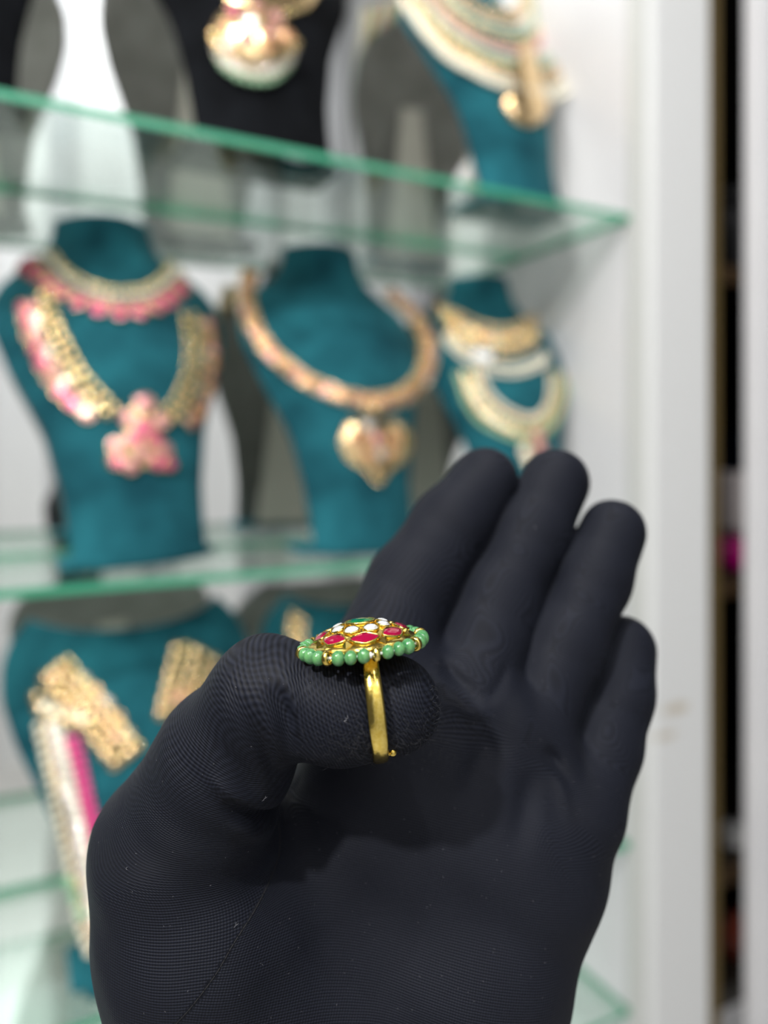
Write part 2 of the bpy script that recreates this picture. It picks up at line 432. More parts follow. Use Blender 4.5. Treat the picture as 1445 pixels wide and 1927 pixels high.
def pebbles(neck, B, items, name='pendant_stone'):
    for (px, py, r, m) in items:
        x, z = B.hit(px, py); p, nn = B.point(x, z)
        put_stone(neck, p, nn, Vector((1, 0, 0)), r, r, m, .0035, .15, name)
def plate(neck, B, poly, m, name='pendant_plate', th=.0022, off=.0008):
    """solid gold plate following the shell, outline given in photo points"""
    bm = bmesh.new(); lo = []; hi = []
    sp = spline(list(poly) + [poly[0]], 5)[:-1]
    c = sum((np.array(q) for q in sp)) / len(sp)
    def ring(k, o):
        r = []
        for q in sp:
            qq = c + (q - c) * k; x, z = B.hit(*qq); p, nn = B.point(x, z); r.append(bm.verts.new(p + nn * o))
        return r
    rs = [ring(1, off), ring(1, off + th * .6), ring(.9, off + th), ring(.5, off + th * 1.25)]
    for a, d in zip(rs, rs[1:]):
        for i in range(len(a)): bm.faces.new((a[i], a[(i + 1) % len(a)], d[(i + 1) % len(a)], d[i]))
    bm.faces.new(rs[0][::-1]); bm.faces.new(rs[-1])
    return from_bm(name, bm, m, neck)
def necklace(B, label, name='necklace', group='necklaces on the busts'):
    return thing(name, label, 'necklace' if name == 'necklace' else name, mw=B.M @ Matrix.Translation(B.point(0, .15)[0]), group=group)
def mk(B, label, **k):
    n = thing(k.get('name', 'necklace'), label, k.get('cat', 'necklace'), mw=B.M, group='necklaces on the busts'); return n

# short pink choker
n1 = mk(B1, 'short choker of pink drops under gold beads around teal neck')
ch = [(62, 478), (98, 512), (150, 545), (205, 562), (262, 562), (312, 545), (345, 512)]
strand(n1, B1, [(98, 474), (128, 510), (170, 535), (222, 546), (275, 540), (306, 516), (322, 492)], .0032, M_gold)
strand(n1, B1, [(84, 476), (118, 516), (165, 545), (220, 558), (280, 552), (318, 527), (338, 500)], .0030, M_pearl, .0075)
stones(n1, B1, [(40, 492), (75, 522), (125, 560), (185, 582), (245, 590), (300, 576), (345, 538)], .0160, .0062, .0085, [M_pink])
stones(n1, B1, [(60, 482), (100, 528), (150, 557), (205, 572), (262, 574), (315, 555), (348, 520)], .0135, .0042, .0042, [M_rose])
# long pink necklace
n2 = mk(B1, 'long necklace of pink and rose stones with clustered pendant on teal bust')
strand(n2, B1, [(92, 545), (112, 610), (145, 680), (185, 735), (225, 775)], .0040, M_gold, .0090)
strand(n2, B1, [(74, 552), (94, 620), (128, 692), (168, 748), (208, 788)], .0044, M_gold, .0092)
strand(n2, B1, [(342, 590), (350, 650), (345, 705), (325, 755), (298, 782)], .0040, M_gold, .0090)
strand(n2, B1, [(360, 588), (369, 650), (364, 708), (344, 762), (316, 795)], .0044, M_gold, .0092)
stones(n2, B1, [(44, 570), (62, 640), (92, 705), (132, 755), (178, 790)], .0135, .0064, .0058, [M_pink, M_pink, M_rose])
stones(n2, B1, [(60, 566), (78, 634), (108, 698), (146, 748), (190, 780)], .0140, .0042, .0042, [M_rose, M_clear])
stones(n2, B1, [(388, 600), (398, 655), (396, 710), (380, 768), (350, 805)], .0135, .0060, .0054, [M_rose, M_peach])
stones(n2, B1, [(372, 596), (382, 655), (378, 712), (362, 765), (335, 800)], .0150, .0036, .0036, [M_clear, M_peach])
plate(n2, B1, [(262, 745), (290, 790), (300, 830), (322, 855), (318, 885), (264, 880), (208, 882), (204, 850), (232, 825), (236, 788)], M_gold_soft)
pebbles(n2, B1, [(270, 762, .0075, M_rose), (240, 790, .006, M_rose), (300, 795, .006, M_rose), (268, 808, .0068, M_pink), (252, 830, .006, M_pink), (288, 828, .006, M_pink),
                 (220, 842, .0062, M_rose), (305, 848, .0065, M_rose), (222, 870, .0055, M_pink), (245, 878, .0058, M_rose), (268, 856, .0060, M_rose), (295, 872, .006, M_pink), (315, 875, .0052, M_pink)])
# peach necklace
n3 = mk(B2, 'wide peach and gold necklace with heart shaped pendant on teal bust')
cen = [(470, 512), (462, 560), (478, 615), (512, 665), (560, 705), (615, 735), (670, 752), (720, 755), (768, 738), (798, 700), (805, 650), (785, 605), (755, 575), (728, 550)]
cv = np.array([640, 600.])
def shr(k): return [tuple(cv + (np.array(p) - cv) * k) for p in cen]
strand(n3, B2, shr(1.0), .0030, M_gold_soft)
stones(n3, B2, shr(1.02), .0098, .0043, .0058, [M_peach, M_peach, M_rose], .004, .3)
stones(n3, B2, shr(.965), .0098, .0036, .0036, [M_peach], .005, .35)
strand(n3, B2, shr(.915), .0024, M_gold)
strand(n3, B2, shr(1.085), .0023, M_pearl)
strand(n3, B2, shr(.95), .0022, M_gold_soft)
plate(n3, B2, [(660, 792), (700, 800), (742, 792), (768, 825), (758, 858), (730, 880), (712, 906), (690, 882), (655, 862), (642, 828)], M_gold_soft)
pebbles(n3, B2, [(690, 803, .0066, M_clear), (712, 856, .0062, M_clear), (672, 826, .007, M_peach), (738, 826, .007, M_peach), (705, 828, .006, M_rose), (690, 858, .0055, M_peach), (732, 852, .005, M_peach), (708, 772, .006, M_gold), (684, 768, .005, M_gold)])
strand(n3, B2, [(660, 790), (642, 828), (655, 864), (688, 886), (712, 910), (732, 884), (760, 860), (770, 825), (742, 790)], .0022, M_gold)
# bust 3: choker and green gold necklace
n4 = mk(B3, 'broad gold choker edged with pearls on the corner bust')
for k, (dy, m_, r) in enumerate(((0, M_gold_soft, .0036), (16, M_gold_soft, .0042), (34, M_gold, .0045), (52, M_gold_soft, .0042))):
    strand(n4, B3, [(822 + dy * .25, 572 + dy * .6), (858, 590 + dy), (905, 612 + dy), (950, 618 + dy), (985, 606 + dy), (1008, 596 + dy * .8)], r, m_)
stones(n4, B3, [(835, 592), (868, 615), (912, 636), (955, 642), (992, 628)], .0105, .0062, .0062, [M_clear, M_gold_soft, M_peach])
strand(n4, B3, [(838, 630), (872, 660), (915, 685), (965, 694), (1010, 680), (1022, 665)], .0034, M_pearl)
strand(n4, B3, [(835, 640), (868, 672), (912, 697), (966, 706), (1014, 690), (1028, 672)], .0030, M_pearl)
n5 = mk(B3, 'greenish gold long necklace with rose pendant on the corner bust')
for k, (d, m_, r) in enumerate(((0, M_pearl, .0030), (1, M_gold_soft, .0036), (2, M_greenbead, .0028), (3, M_gold_soft, .0036), (4, M_greenbead, .0030))):
    q = d * 11
    strand(n5, B3, [(902 - q, 695 + q * .15), (918 - q * .95, 735 + q * .5), (950 - q * .8, 768 + q * .8), (995 - q * .1, 786 + q * 1.05), (1022 + q * .35, 770 + q * .8), (1032 + q * .7, 735 + q * .4), (1030 + q * .8, 700)], r, m_)
stones(n5, B3, [(880, 715), (905, 765), (945, 800), (990, 822)], .0125, .0052, .0052, [M_clear, M_pearl])
pebbles(n5, B3, [(1006, 822, .0075, M_rose), (1012, 848, .0075, M_rose), (985, 852, .006, M_pearl), (992, 872, .006, M_pearl)])
bm = bmesh.new(); x, z = B3.hit(905, 678); p, nn = B3.point(x, z)
add_box(bm, (-.010, -.006, 0), (.010, .006, .0008), Matrix.Translation(p + nn * .009) @ frame(nn, Vector((-1, 0, -.35))).to_4x4(), .0002)
o = from_bm('price_tag', bm, M_thread, smooth=False); o.matrix_world = B3.M; tag(o, 'small blank white tag lying on the choker of the corner bust', 'tag')
# black bust pendant
n6 = mk(B4, 'gold crescent with pink domed drop fringed by green beads', cat='pendant', name='pendant')
plate(n6, B4, [(415, -20), (500, -8), (590, -22), (580, 14), (520, 30), (470, 24), (430, 8)], M_gold_soft)
plate(n6, B4, [(455, 22), (510, 40), (535, 85), (545, 110), (515, 140), (460, 145), (415, 115), (398, 80), (415, 40)], M_gold_soft, 'dome', .012)
dome = []
for (x_, y_, r_, m_) in ((440, 48, .0062, M_pink), (475, 40, .006, M_rose), (508, 58, .006, M_rose), (465, 68, .007, M_clear), (432, 78, .0062, M_peach), (495, 84, .0065, M_rose), (462, 98, .006, M_pink), (525, 92, .006, M_peach), (430, 104, .0055, M_rose), (495, 112, .0055, M_peach)):
    dome.append((x_, y_, r_, m_))
for (x_, y_, r_, m_) in dome:
    x, z = B4.hit(x_, y_); p, nn = B4.point(x, z); put_stone(n6, p, nn, Vector((1, 0, 0)), r_, r_, m_, .015, .35, 'pendant_stone')
for d, m_, r_, of in ((0, M_gold, .0032, .012), (10, M_clear, .0032, .010), (20, M_pearl, .0033, .008), (30, M_greenbead, .0034, .006)):
    strand(n6, B4, [(400 + d * .3, 78 + d * .7), (412 + d * .3, 108 + d * .8), (450 + d * .2, 128 + d), (500, 132 + d), (535 - d * .2, 112 + d), (548 - d * .2, 92 + d)], r_, m_, off=of)
strand(n6, B4, [(430, 8), (470, 25), (520, 32), (575, 14)], .003, M_gold)
# many-stranded collar
n7 = mk(B6, 'collar of many gold and pearl strands with pink flower pendant')
inn = [(800, -60), (845, -20), (905, 22), (955, 30), (975, 5), (965, -40)]
out = [(735, -50), (790, 60), (860, 125), (950, 170), (1040, 185), (1070, 160), (1060, 60)]
si = spline(inn, 8); so = spline(out, 8); qi = [si[int(round(t * (len(si) - 1)))] for t in np.linspace(0, 1, 9)]; qo = [so[int(round(t * (len(so) - 1)))] for t in np.linspace(0, 1, 9)]
seq = [(M_gold_soft, .0038), (M_gold_soft, .0036), (M_pearl, .0030), (M_greenbead, .0026), (M_gold_soft, .0036), (M_rose, .0030), (M_pearl, .0030), (M_greenbead, .0028), (M_gold_soft, .0034), (M_gold_soft, .0030), (M_pearl, .0036), (M_pearl, .0040)]
for k, (m_, r_) in enumerate(seq):
    f = k / (len(seq) - 1)
    strand(n7, B6, [tuple(a * (1 - f) + b_ * f) for a, b_ in zip(qi, qo)], r_, m_, off=r_ + .001)
plate(n7, B6, [(955, 160), (975, 90), (1000, 90), (1015, 160), (1030, 205), (1000, 240), (965, 230), (945, 200)], M_gold_soft, th=.005)
pebbles(n7, B6, [(985, 110, .006, M_rose), (978, 140, .006, M_rose), (984, 168, .0068, M_pink), (990, 192, .006, M_rose), (960, 200, .0055, M_pearl), (972, 222, .0055, M_pearl), (995, 230, .0055, M_pearl), (1018, 212, .0055, M_pearl)])
# row below: cluster necklace + pearl strings
n8 = mk(B7, 'heavy gold necklace set with round pale stones, lower left')
L1 = [(105, 1250), (135, 1290), (175, 1335), (215, 1385), (250, 1425)]
for k, d in enumerate((-34, -16, 4, 24)):
    strand(n8, B7, [(x_ + d * .75, y_ - d * .62) for x_, y_ in L1], (.0052, .0040)[k % 2], (M_gold_soft, M_gold)[k % 2], jit=.3)
stones(n8, B7, [(140, 1270), (190, 1318), (208, 1342), (228, 1370), (242, 1402)], .0125, .0060, .0060, [M_clear, M_peach])
stones(n8, B7, [(112, 1262), (150, 1305), (190, 1350), (222, 1400)], .0125, .0060, .0060, [M_peach, M_rose])
stones(n8, B7, [(90, 1262), (102, 1298), (130, 1315), (160, 1345)], .0115, .0062, .0062, [M_rose, M_gold_soft, M_peach])
R1 = [(345, 1205), (335, 1250), (322, 1300), (312, 1350)]
for k, d in enumerate((-14, 4, 22, 40, 58)):
    strand(n8, B7, [(x_ + d, y_ + abs(d) * .5) for x_, y_ in R1], (.0052, .0040)[k % 2], (M_gold_soft, M_gold)[k % 2], jit=.3)
stones(n8, B7, [(320, 1300), (345, 1318), (375, 1290)], .0125, .0068, .0068, [M_rose, M_peach])
strand(n8, B7, [(68, 1300), (80, 1340), (110, 1350), (150, 1368)], .005, M_gold_soft)
strand(n8, B7, [(75, 1325), (100, 1338), (135, 1345), (165, 1362)], .005, M_pearl)
n9 = mk(B7, 'long strings of white pearls and magenta beads hanging beside the thumb')
def shift(pts, d): return [(x_ + d, y_) for x_, y_ in pts]
PL = [(98, 1358), (112, 1420), (130, 1500), (148, 1580), (165, 1660), (180, 1740), (200, 1800)]
strand(n9, B7, PL, .0050, M_clear, .0082, 'pearl_string')
strand(n9, B7, shift(PL, 13), .0034, M_pearl, .0066, 'pearl_string')
strand(n9, B7, shift(PL, -14), .0040, M_gold_soft, .0078, 'pearl_string')
strand(n9, B7, shift(PL, -26), .0036, M_pearl, .0078, 'pearl_string')
strand(n9, B7, [(130, 1385), (145, 1430), (158, 1490), (172, 1550), (190, 1640)], .0036, M_magenta, name='magenta_string')
strand(n9, B7, [(141, 1385), (155, 1430), (168, 1490), (182, 1550), (200, 1640)], .0034, M_magenta, name='magenta_string')
strand(n9, B7, [(132, 1645), (150, 1700), (168, 1725)], .0050, M_greenbead, name='green_bead_string')
n10 = mk(B8, 'gold necklace end glimpsed just above the thumb knuckle')
for d in (0, 12, 24): strand(n10, B8, [(552 + d, 1150 + d * .6), (545 + d, 1185), (552 + d, 1215), (566 + d, 1240)], .0038, M_gold_soft)

# ------------------------------------------------------------------ neighbouring cabinet
A0 = .119
nb = thing('storage_cabinet', 'dark open storage cabinet glimpsed right of the white stile', 'cabinet', mw=CAB @ Matrix.Translation((.3, .1, -.65)))
def npart(name, lo, hi, m, bev=0.):
    bm = bmesh.new(); add_box(bm, (lo[0] - .3, lo[1] - .1, lo[2] + .65), (hi[0] - .3, hi[1] - .1, hi[2] + .65), None, bev)
    return from_bm(name, bm, m, nb, smooth=False)
npart('back_board', (.02, .38, -.65), (.60, .39, 1.0), M_darkwood)
npart('brass_strip', (SR + .0005, -.012, -.65), (on_front(1354, -.012), .006, 1.0), M_brass)
npart('wall_board', (.42, .0, -.65), (.435, .379, 1.0), M_darkwood)
npart('side_board', (.0185, .02, -.65), (.03, .38, 1.0), M_darkwood)
ad0 = on_front(1397, -.015)
npart('door_panel', (ad0, -.035, -.65), (ad0 + .40, -.015, 1.0), M_white, .003)
def zat(py, px, b):
    a = on_front(px, b); Y = (CAB @ Vector((a, b, 0))).y; return (CY - py) / F * Y
SHB = .03
zs = {}
for k, py in enumerate((500, 1088, 1628)):
    z = zat(py, 1370, SHB); zs[k] = z
    o = npart('shelf_board', (SR + .013, SHB, z - .022), (.419, .375, z), M_darkwood)
    npart('shelf_edge', (SR + .013, SHB - .003, z - .0215), (.419, SHB - .0002, z - .0005), M_brownedge)
def cabT(a, b, z): return CAB @ Matrix.Translation((a, b, z))
a_ = on_front(1374, .07)
t = thing('bottle', 'white plastic bottle with a hot pink base on the dark shelf', 'bottle', mw=cabT(a_, .07, zs[1]))
bm = bmesh.new(); add_lathe(bm, [(.010, .044), (.022, .050), (.024, .06), (.024, .10), (.0225, .115), (.021, .122), (.012, .1235)], None, 28); from_bm('body', bm, M_plastic, t)
bm = bmesh.new(); add_lathe(bm, [(.014, .0), (.022, .003), (.0255, .012), (.0255, .024), (.0225, .036), (.012, .0435)], None, 28); from_bm('base', bm, M_hotpink, t)
a_ = on_front(1385, .16)
bm = bmesh.new(); add_box(bm, (-.03, -.03, 0), (.03, .03, .175), None, .004); o = from_bm('box', bm, M_navy, smooth=False); o.matrix_world = cabT(a_, .16, zs[1]); tag(o, 'tall navy blue box behind the white and pink bottle', 'box')
a_ = on_front(1378, .09)
t = thing('jar', 'dim grey lidded jar standing on the top brown shelf', 'jar', mw=cabT(a_, .09, zs[0]))
bm = bmesh.new(); add_lathe(bm, [(.026, 0), (.03, .004), (.03, .085), (.026, .094), (.020, .097)], None, 28); from_bm('body', bm, M_greyplastic, t)
bm = bmesh.new(); add_lathe(bm, [(.024, .0975), (.027, .099), (.027, .115), (.022, .119)], None, 28); from_bm('lid', bm, M_greyplastic, t)
a_ = on_front(1368, .07)
bm = bmesh.new(); bmesh.ops.create_icosphere(bm, subdivisions=4, radius=1.)
for v in bm.verts:
    d = v.co.normalized(); k = 1 + .22 * math.sin(5 * d.x + 2) * math.cos(6 * d.z) + .14 * math.sin(11 * d.y + 4 * d.x)
    v.co = Vector((d.x * .020 * k, d.y * .018 * k, max(d.z * .014 * k, -.0105) + .0105))
o = from_bm('plastic_bag', bm, mat('clear_wrap', (.45, .45, .45), .12, 0, Coat_Weight=1.)); o.matrix_world = cabT(a_, .06, zs[2]); tag(o, 'crumpled pale plastic bag on the lowest brown shelf', 'bag')
zf = -.625
o = npart('bottom_board', (SR + .013, SHB, -.65), (.419, .375, zf), M_darkwood)
a_ = on_front(1372, .07)
bm = bmesh.new(); add_lathe(bm, [(.016, 0), (.02, .003), (.022, .03), (.018, .05), (.008, .056)], None, 24); o = from_bm('pot', bm, mat('red_brown_glaze', (.18, .03, .015), .3)); o.matrix_world = cabT(a_, .07, zf); tag(o, 'small red brown pot at the foot of the dark cabinet', 'pot')

# ------------------------------------------------------------------ gloved hand: one continuous surface from a distance field
def P3(px, py, Y): return np.array([(px - CX) / F * Y, Y, (CY - py) / F * Y])
SP = .00062
LO = np.array([-.078, .112, -.205]); HI = np.array([.086, .236, .010])
DIM = np.ceil((HI - LO) / SP).astype(int) + 1
ax = [LO[i] + SP * np.arange(DIM[i]) for i in range(3)]
FIELD = np.full(DIM, .02, np.float32)
def box_of(nodes_, m=.016):
    c = np.array([q[0] for q in nodes_]); r = max(q[1] for q in nodes_) + m
    a = np.clip(((c.min(0) - r - LO) / SP).astype(int), 0, DIM - 1); b_ = np.clip(((c.max(0) + r - LO) / SP).astype(int) + 1, 1, DIM)
    return tuple(slice(a[i], b_[i]) for i in range(3))
def smin(a, b_, k):
    h = np.maximum(k - np.abs(a - b_), 0) / k
    return np.minimum(a, b_) - h * h * (k / 4)
def cone(X, Y, Z, a, ra, b_, rb):
    d = (b_ - a); L = float(d @ d)
    px, py, pz = X - a[0], Y - a[1], Z - a[2]
    t = np.clip((px * d[0] + py * d[1] + pz * d[2]) / L, 0, 1)
    return np.sqrt((px - t * d[0]) ** 2 + (py - t * d[1]) ** 2 + (pz - t * d[2]) ** 2) - (ra + (rb - ra) * t)
def chain(nodes_, k=.004):
    sl = box_of(nodes_)
    X = ax[0][sl[0]].astype(np.float32)[:, None, None]; Y = ax[1][sl[1]].astype(np.float32)[None, :, None]; Z = ax[2][sl[2]].astype(np.float32)[None, None, :]
    D = None
    for (a, ra), (b_, rb) in zip(nodes_, nodes_[1:]):
        c = cone(X, Y, Z, a, ra, b_, rb); D = c if D is None else smin(D, c, k)
    return sl, D
def put(nodes_, kc, ku):
    sl, D = chain(nodes_, kc); FIELD[sl] = smin(FIELD[sl], D, ku)
def N(px, py, Y, r): return (P3(px, py, Y), r / 1000.)
WR = (620, 2330)
# palm body
IDX = [N(912, 905, .2085, 9.4), N(848, 990, .2025, 10.6), N(772, 1105, .1945, 11.6), N(705, 1270, .1815, 13.2)]
MID = [N(1044, 908, .2125, 9.8), N(999, 1005, .2065, 10.4), N(938, 1135, .1980, 10.8), N(872, 1325, .1835, 12.6)]
RNG = [N(1152, 1002, .2085, 9.2), N(1117, 1087, .2035, 9.8), N(1062, 1215, .1955, 10.5), N(985, 1385, .1865, 12.0)]
PNK = [N(1172, 1222, .2050, 9.2), N(1156, 1310, .2000, 9.9), N(1127, 1405, .1935, 10.5), N(1078, 1530, .1850, 12.0)]
put([IDX[3], N(650, 1560, .1800, 14.5), N(600, 1800, .1790, 16), N(590, 2080, .179, 17), N(560, 2400, .175, 20)], .006, .001)
put([MID[3], N(800, 1560, .1810, 14.5), N(720, 1800, .180, 16), N(660, 2080, .180, 18), N(640, 2400, .176, 20)], .006, .016)
put([RNG[3], N(915, 1580, .1820, 14.5), N(830, 1800, .1785, 17), N(740, 2080, .178, 18), N(680, 2400, .176, 20)], .006, .016)
put([PNK[3], N(1016, 1650, .1815, 14.3), N(925, 1850, .1765, 17), N(840, 2060, .1745, 18), N(740, 2400, .175, 20)], .006, .016)
# thenar
TH = [N(338, 1600, .1650, 18.4), N(384, 1760, .1660, 21.0), N(432, 1950, .1690, 23.6), N(500, 2400, .173, 24)]
put(TH, .010, .016)
# fingers
put(IDX, .003, .003); put(MID, .003, .002); put(RNG, .003, .0012); put(PNK, .003, .002)
THU = [N(338, 1600, .1650, 18.4), N(425, 1425, .1570, 14.3), N(503, 1312, .1510, 11.6), N(520, 1316, .1500, 11.3)]
put(THU, .003, .0035)
put([N(503, 1312, .1510, 11.5), N(640, 1335, .1485, 10.3), N(738, 1326, .1490, 9.8)], .003, .0022)
# folds of the cloth: grooves (+) and ridges (-) along curves seen on the surface
def fold(pts, width, depth, ymin, ymax):
    sp = spline(pts, 6); Q = np.array([P3(p[0], p[1], p[2]) for p in sp])
    m_ = width * 3
    a = np.clip(((Q.min(0) - m_ - LO) / SP).astype(int), 0, DIM - 1); b_ = np.clip(((Q.max(0) + m_ - LO) / SP).astype(int) + 1, 1, DIM)
    a[1] = max(0, int((ymin - LO[1]) / SP)); b_[1] = min(DIM[1], int((ymax - LO[1]) / SP))
    sl = tuple(slice(a[i], b_[i]) for i in range(3))
    X = ax[0][sl[0]][:, None]; Z = ax[2][sl[2]][None, :]
    D = np.full((X.shape[0], Z.shape[1]), 1., np.float32); Wt = np.zeros_like(D)
    n_ = len(Q) - 1
    for i in range(n_):
        p, q = Q[i][[0, 2]], Q[i + 1][[0, 2]]; d = q - p; L = float(d @ d) + 1e-12
        t = np.clip(((X - p[0]) * d[0] + (Z - p[1]) * d[1]) / L, 0, 1)
        dd = np.sqrt((X - p[0] - t * d[0]) ** 2 + (Z - p[1] - t * d[1]) ** 2)
        w_ = np.sin(math.pi * np.clip((i + t) / n_, .03, .97)); up = dd < D
        D = np.where(up, dd, D); Wt = np.where(up, w_, Wt)
    add = depth * np.exp(-(D / width) ** 2) * Wt
    FIELD[sl] += add[:, None, :].astype(np.float32)
fold([(430, 1470, .15), (465, 1508, .15), (512, 1548, .152), (530, 1570, .153)], .0016, .0030, .12, .175)
fold([(395, 1440, .145), (450, 1478, .147), (505, 1500, .15)], .0016, -.0012, .12, .165)
fold([(440, 1520, .148), (480, 1555, .15), (515, 1600, .152)], .0020, -.0010, .12, .168)
fold([(415, 1380, .145), (460, 1430, .146), (500, 1490, .15)], .0014, .0009, .12, .16)
fold([(470, 1340, .14), (500, 1400, .142), (520, 1470, .146)], .0014, .0010, .12, .158)
fold([(505, 1290, .138), (535, 1350, .139), (548, 1430, .142)], .0016, .0016, .12, .150)
fold([(520, 1270, .138), (556, 1320, .139), (572, 1390, .142)], .0013, -.0006, .12, .150)
fold([(545, 1255, .138), (585, 1300, .139)], .0013, .0005, .12, .150)
for d in (0, 22, 46):
    fold([(430 + d, 1290 + d * .3, .14), (470 + d * .8, 1350 + d, .142), (500 + d * .4, 1420 + d, .145)], .0011, .00035, .12, .158)
fold([(825, 1252, .17), (868, 1290, .172), (912, 1318, .173)], .0016, .0018, .15, .190)
fold([(845, 1300, .17), (885, 1335, .172), (930, 1330, .173)], .0014, -.0007, .15, .190)
fold([(905, 1322, .172), (940, 1290, .175), (960, 1240, .178)], .0014, .0008, .15, .195)
fold([(1020, 1400, .175), (1048, 1440, .172), (1080, 1500, .170)], .0013, .0012, .15, .190)
fold([(1045, 1425, .175), (1060, 1480, .172), (1075, 1560, .170)], .0016, -.0007, .15, .190)
fold([(930, 1370, .172), (900, 1440, .170), (860, 1520, .168)], .0035, .0012, .15, .185)
fold([(1000, 1440, .172), (985, 1520, .170), (960, 1600, .168)], .0030, .0010, .15, .185)
# finger joint creases on the palm side
for ch_ in (IDX, MID, RNG, PNK):
    for j in (1, 2):
        p = ch_[j][0]; q = ch_[j - 1][0]; r_ = ch_[j][1]
        d2 = (q - p)[[0, 2]]; d2 /= np.linalg.norm(d2); s2 = np.array([-d2[1], d2[0]]) * r_
        A_ = np.array([p[0] - s2[0], p[2] - s2[1]]); B_ = np.array([p[0] + s2[0], p[2] + s2[1]]); Yc = p[1]
        def pxl(v): return (CX + F * v[0] / Yc, CY - F * v[1] / Yc, Yc)
        fold([pxl(A_), pxl((A_ + B_) / 2), pxl(B_)], .0026, .0003, Yc - r_ - .003, Yc)
# soft irregular pull of the cloth
Xg = ax[0][:, None, None]; Yg = ax[1][None, :, None]; Zg = ax[2][None, None, :]
FIELD += (.00016 * np.sin(Xg * 310 + Zg * 190 + 1.) * np.sin(Zg * 260 - Yg * 330) + .00018 * np.sin(Xg * 120 - Zg * 150) * np.sin(Yg * 170 + Zg * 90)).astype(np.float32)
# surface nets
ins = FIELD < 0
cnt = np.zeros(DIM - 1, np.int8)
for i in (0, 1):
    for j in (0, 1):
        for k in (0, 1):
            cnt += ins[i:DIM[0] - 1 + i, j:DIM[1] - 1 + j, k:DIM[2] - 1 + k]
act = (cnt > 0) & (cnt < 8); del cnt
idx = np.argwhere(act); vid = np.full(DIM - 1, -1, np.int32); vid[act] = np.arange(len(idx))
corner = np.array([[i, j, k] for i in (0, 1) for j in (0, 1) for k in (0, 1)])
val = np.stack([FIELD[idx[:, 0] + c[0], idx[:, 1] + c[1], idx[:, 2] + c[2]] for c in corner], 1)
acc = np.zeros((len(idx), 3)); num = np.zeros(len(idx))
for a in range(8):
    for b_ in range(a + 1, 8):
        if np.abs(corner[a] - corner[b_]).sum() != 1: continue
        va, vb = val[:, a], val[:, b_]; cr = (va < 0) != (vb < 0)
        t = np.where(cr, va / np.where(cr, va - vb, 1), 0)[:, None]
        acc += np.where(cr[:, None], corner[a] + t * (corner[b_] - corner[a]), 0); num += cr
V = LO + (idx + acc / num[:, None]) * SP
quads = []
for axn in range(3):
    o1, o2 = [(1, 2), (2, 0), (0, 1)][axn]
    sa = [slice(None)] * 3; sb = [slice(None)] * 3; sa[axn] = slice(0, -1); sb[axn] = slice(1, None)
    A_, B_ = ins[tuple(sa)], ins[tuple(sb)]
    e = np.argwhere(A_ != B_); e = e[(e[:, o1] > 0) & (e[:, o2] > 0)]
    e = e[(e[:, o1] < DIM[o1] - 1) & (e[:, o2] < DIM[o2] - 1)]
    def g(d1, d2):
        q = e.copy(); q[:, o1] -= d1; q[:, o2] -= d2; return vid[q[:, 0], q[:, 1], q[:, 2]]
    f = np.stack([g(1, 1), g(0, 1), g(0, 0), g(1, 0)], 1)
    fl = ~A_[e[:, 0], e[:, 1], e[:, 2]]
    f[fl] = f[fl][:, ::-1]; quads.append(f)
Q = np.concatenate(quads); Q = Q[(Q >= 0).all(1)]
# relax a little
for it in range(3):
    s_ = np.zeros_like(V); c_ = np.zeros(len(V))
    for a, b_ in ((0, 1), (1, 2), (2, 3), (3, 0)):
        for p, q in ((a, b_), (b_, a)):
            s_ += np.stack([np.bincount(Q[:, p], V[Q[:, q], i], len(V)) for i in range(3)], 1); c_ += np.bincount(Q[:, p], minlength=len(V))
    V = V * .5 + .5 * s_ / np.maximum(c_, 1)[:, None]
HAND = thing('gloved_hand', 'left hand in a black stretch glove, palm forward, thumb folded wearing the ring', 'hand', loc=(float(P3(600, 2330, .175)[0]), .175, -.2))
OFF = np.array(HAND.location)
me = bpy.data.meshes.new('glove'); me.from_pydata((V - OFF).tolist(), [], Q.tolist()); me.update()
for p in me.polygons: p.use_smooth = True
# cloth coordinates: u runs along each finger, v across it
def palm_u(p): return p[..., 2] + .22 * p[..., 0]
Us = []; Vs = []; Ws = []
def add_region(bones, u0, v0=0.):
    acc_ = u0
    for (a, ra), (b_, rb) in zip(bones, bones[1:]):
        d = b_ - a; L = np.linalg.norm(d); t = ((V - a) @ d) / L; tc_ = np.clip(t, 0, L)
        dist = np.linalg.norm(V - (a + np.outer(tc_ / L, d)), axis=1) - (ra + (rb - ra) * tc_ / L)
        s = np.cross(d / L, np.array([0, 1., 0])); s /= np.linalg.norm(s)
        Us.append(acc_ + np.clip(t, -.005, L + .005)); Vs.append((V - a) @ s + v0); Ws.append(dist); acc_ += L
for ch_ in (IDX, MID, RNG, PNK):
    add_region(ch_[::-1], float(palm_u(ch_[3][0])))
add_region([THU[0], THU[1], THU[2], N(640, 1335, .1485, 10.3), N(745, 1326, .1490, 9.8)], float(TH[0][0][2]))
Us.append(palm_u(V)); Vs.append(V[:, 0] - .22 * V[:, 2]); Ws.append(np.full(len(V), .0014))
SEAM = [(522, 1545), (527, 1572), (524, 1610), (507, 1658), (478, 1715), (440, 1775), (405, 1835), (360, 1895), (325, 1935), (300, 1980)]
pxv = CX + F * V[:, 0] / V[:, 1]; pyv = CY - F * V[:, 2] / V[:, 1]
sx = np.interp(pyv, [s[1] for s in spline(SEAM, 8)], [s[0] for s in spline(SEAM, 8)])
left = (pxv < sx) & (pyv > 1480)
W = np.exp(-np.clip(np.array(Ws), -.004, .05) / .0022)
W /= W.sum(0); Uc = (W * np.array(Us)).sum(0); Vc = (W * np.array(Vs)).sum(0)
hh = 1 / (1 + np.exp(-(pyv - 1620) / 28))
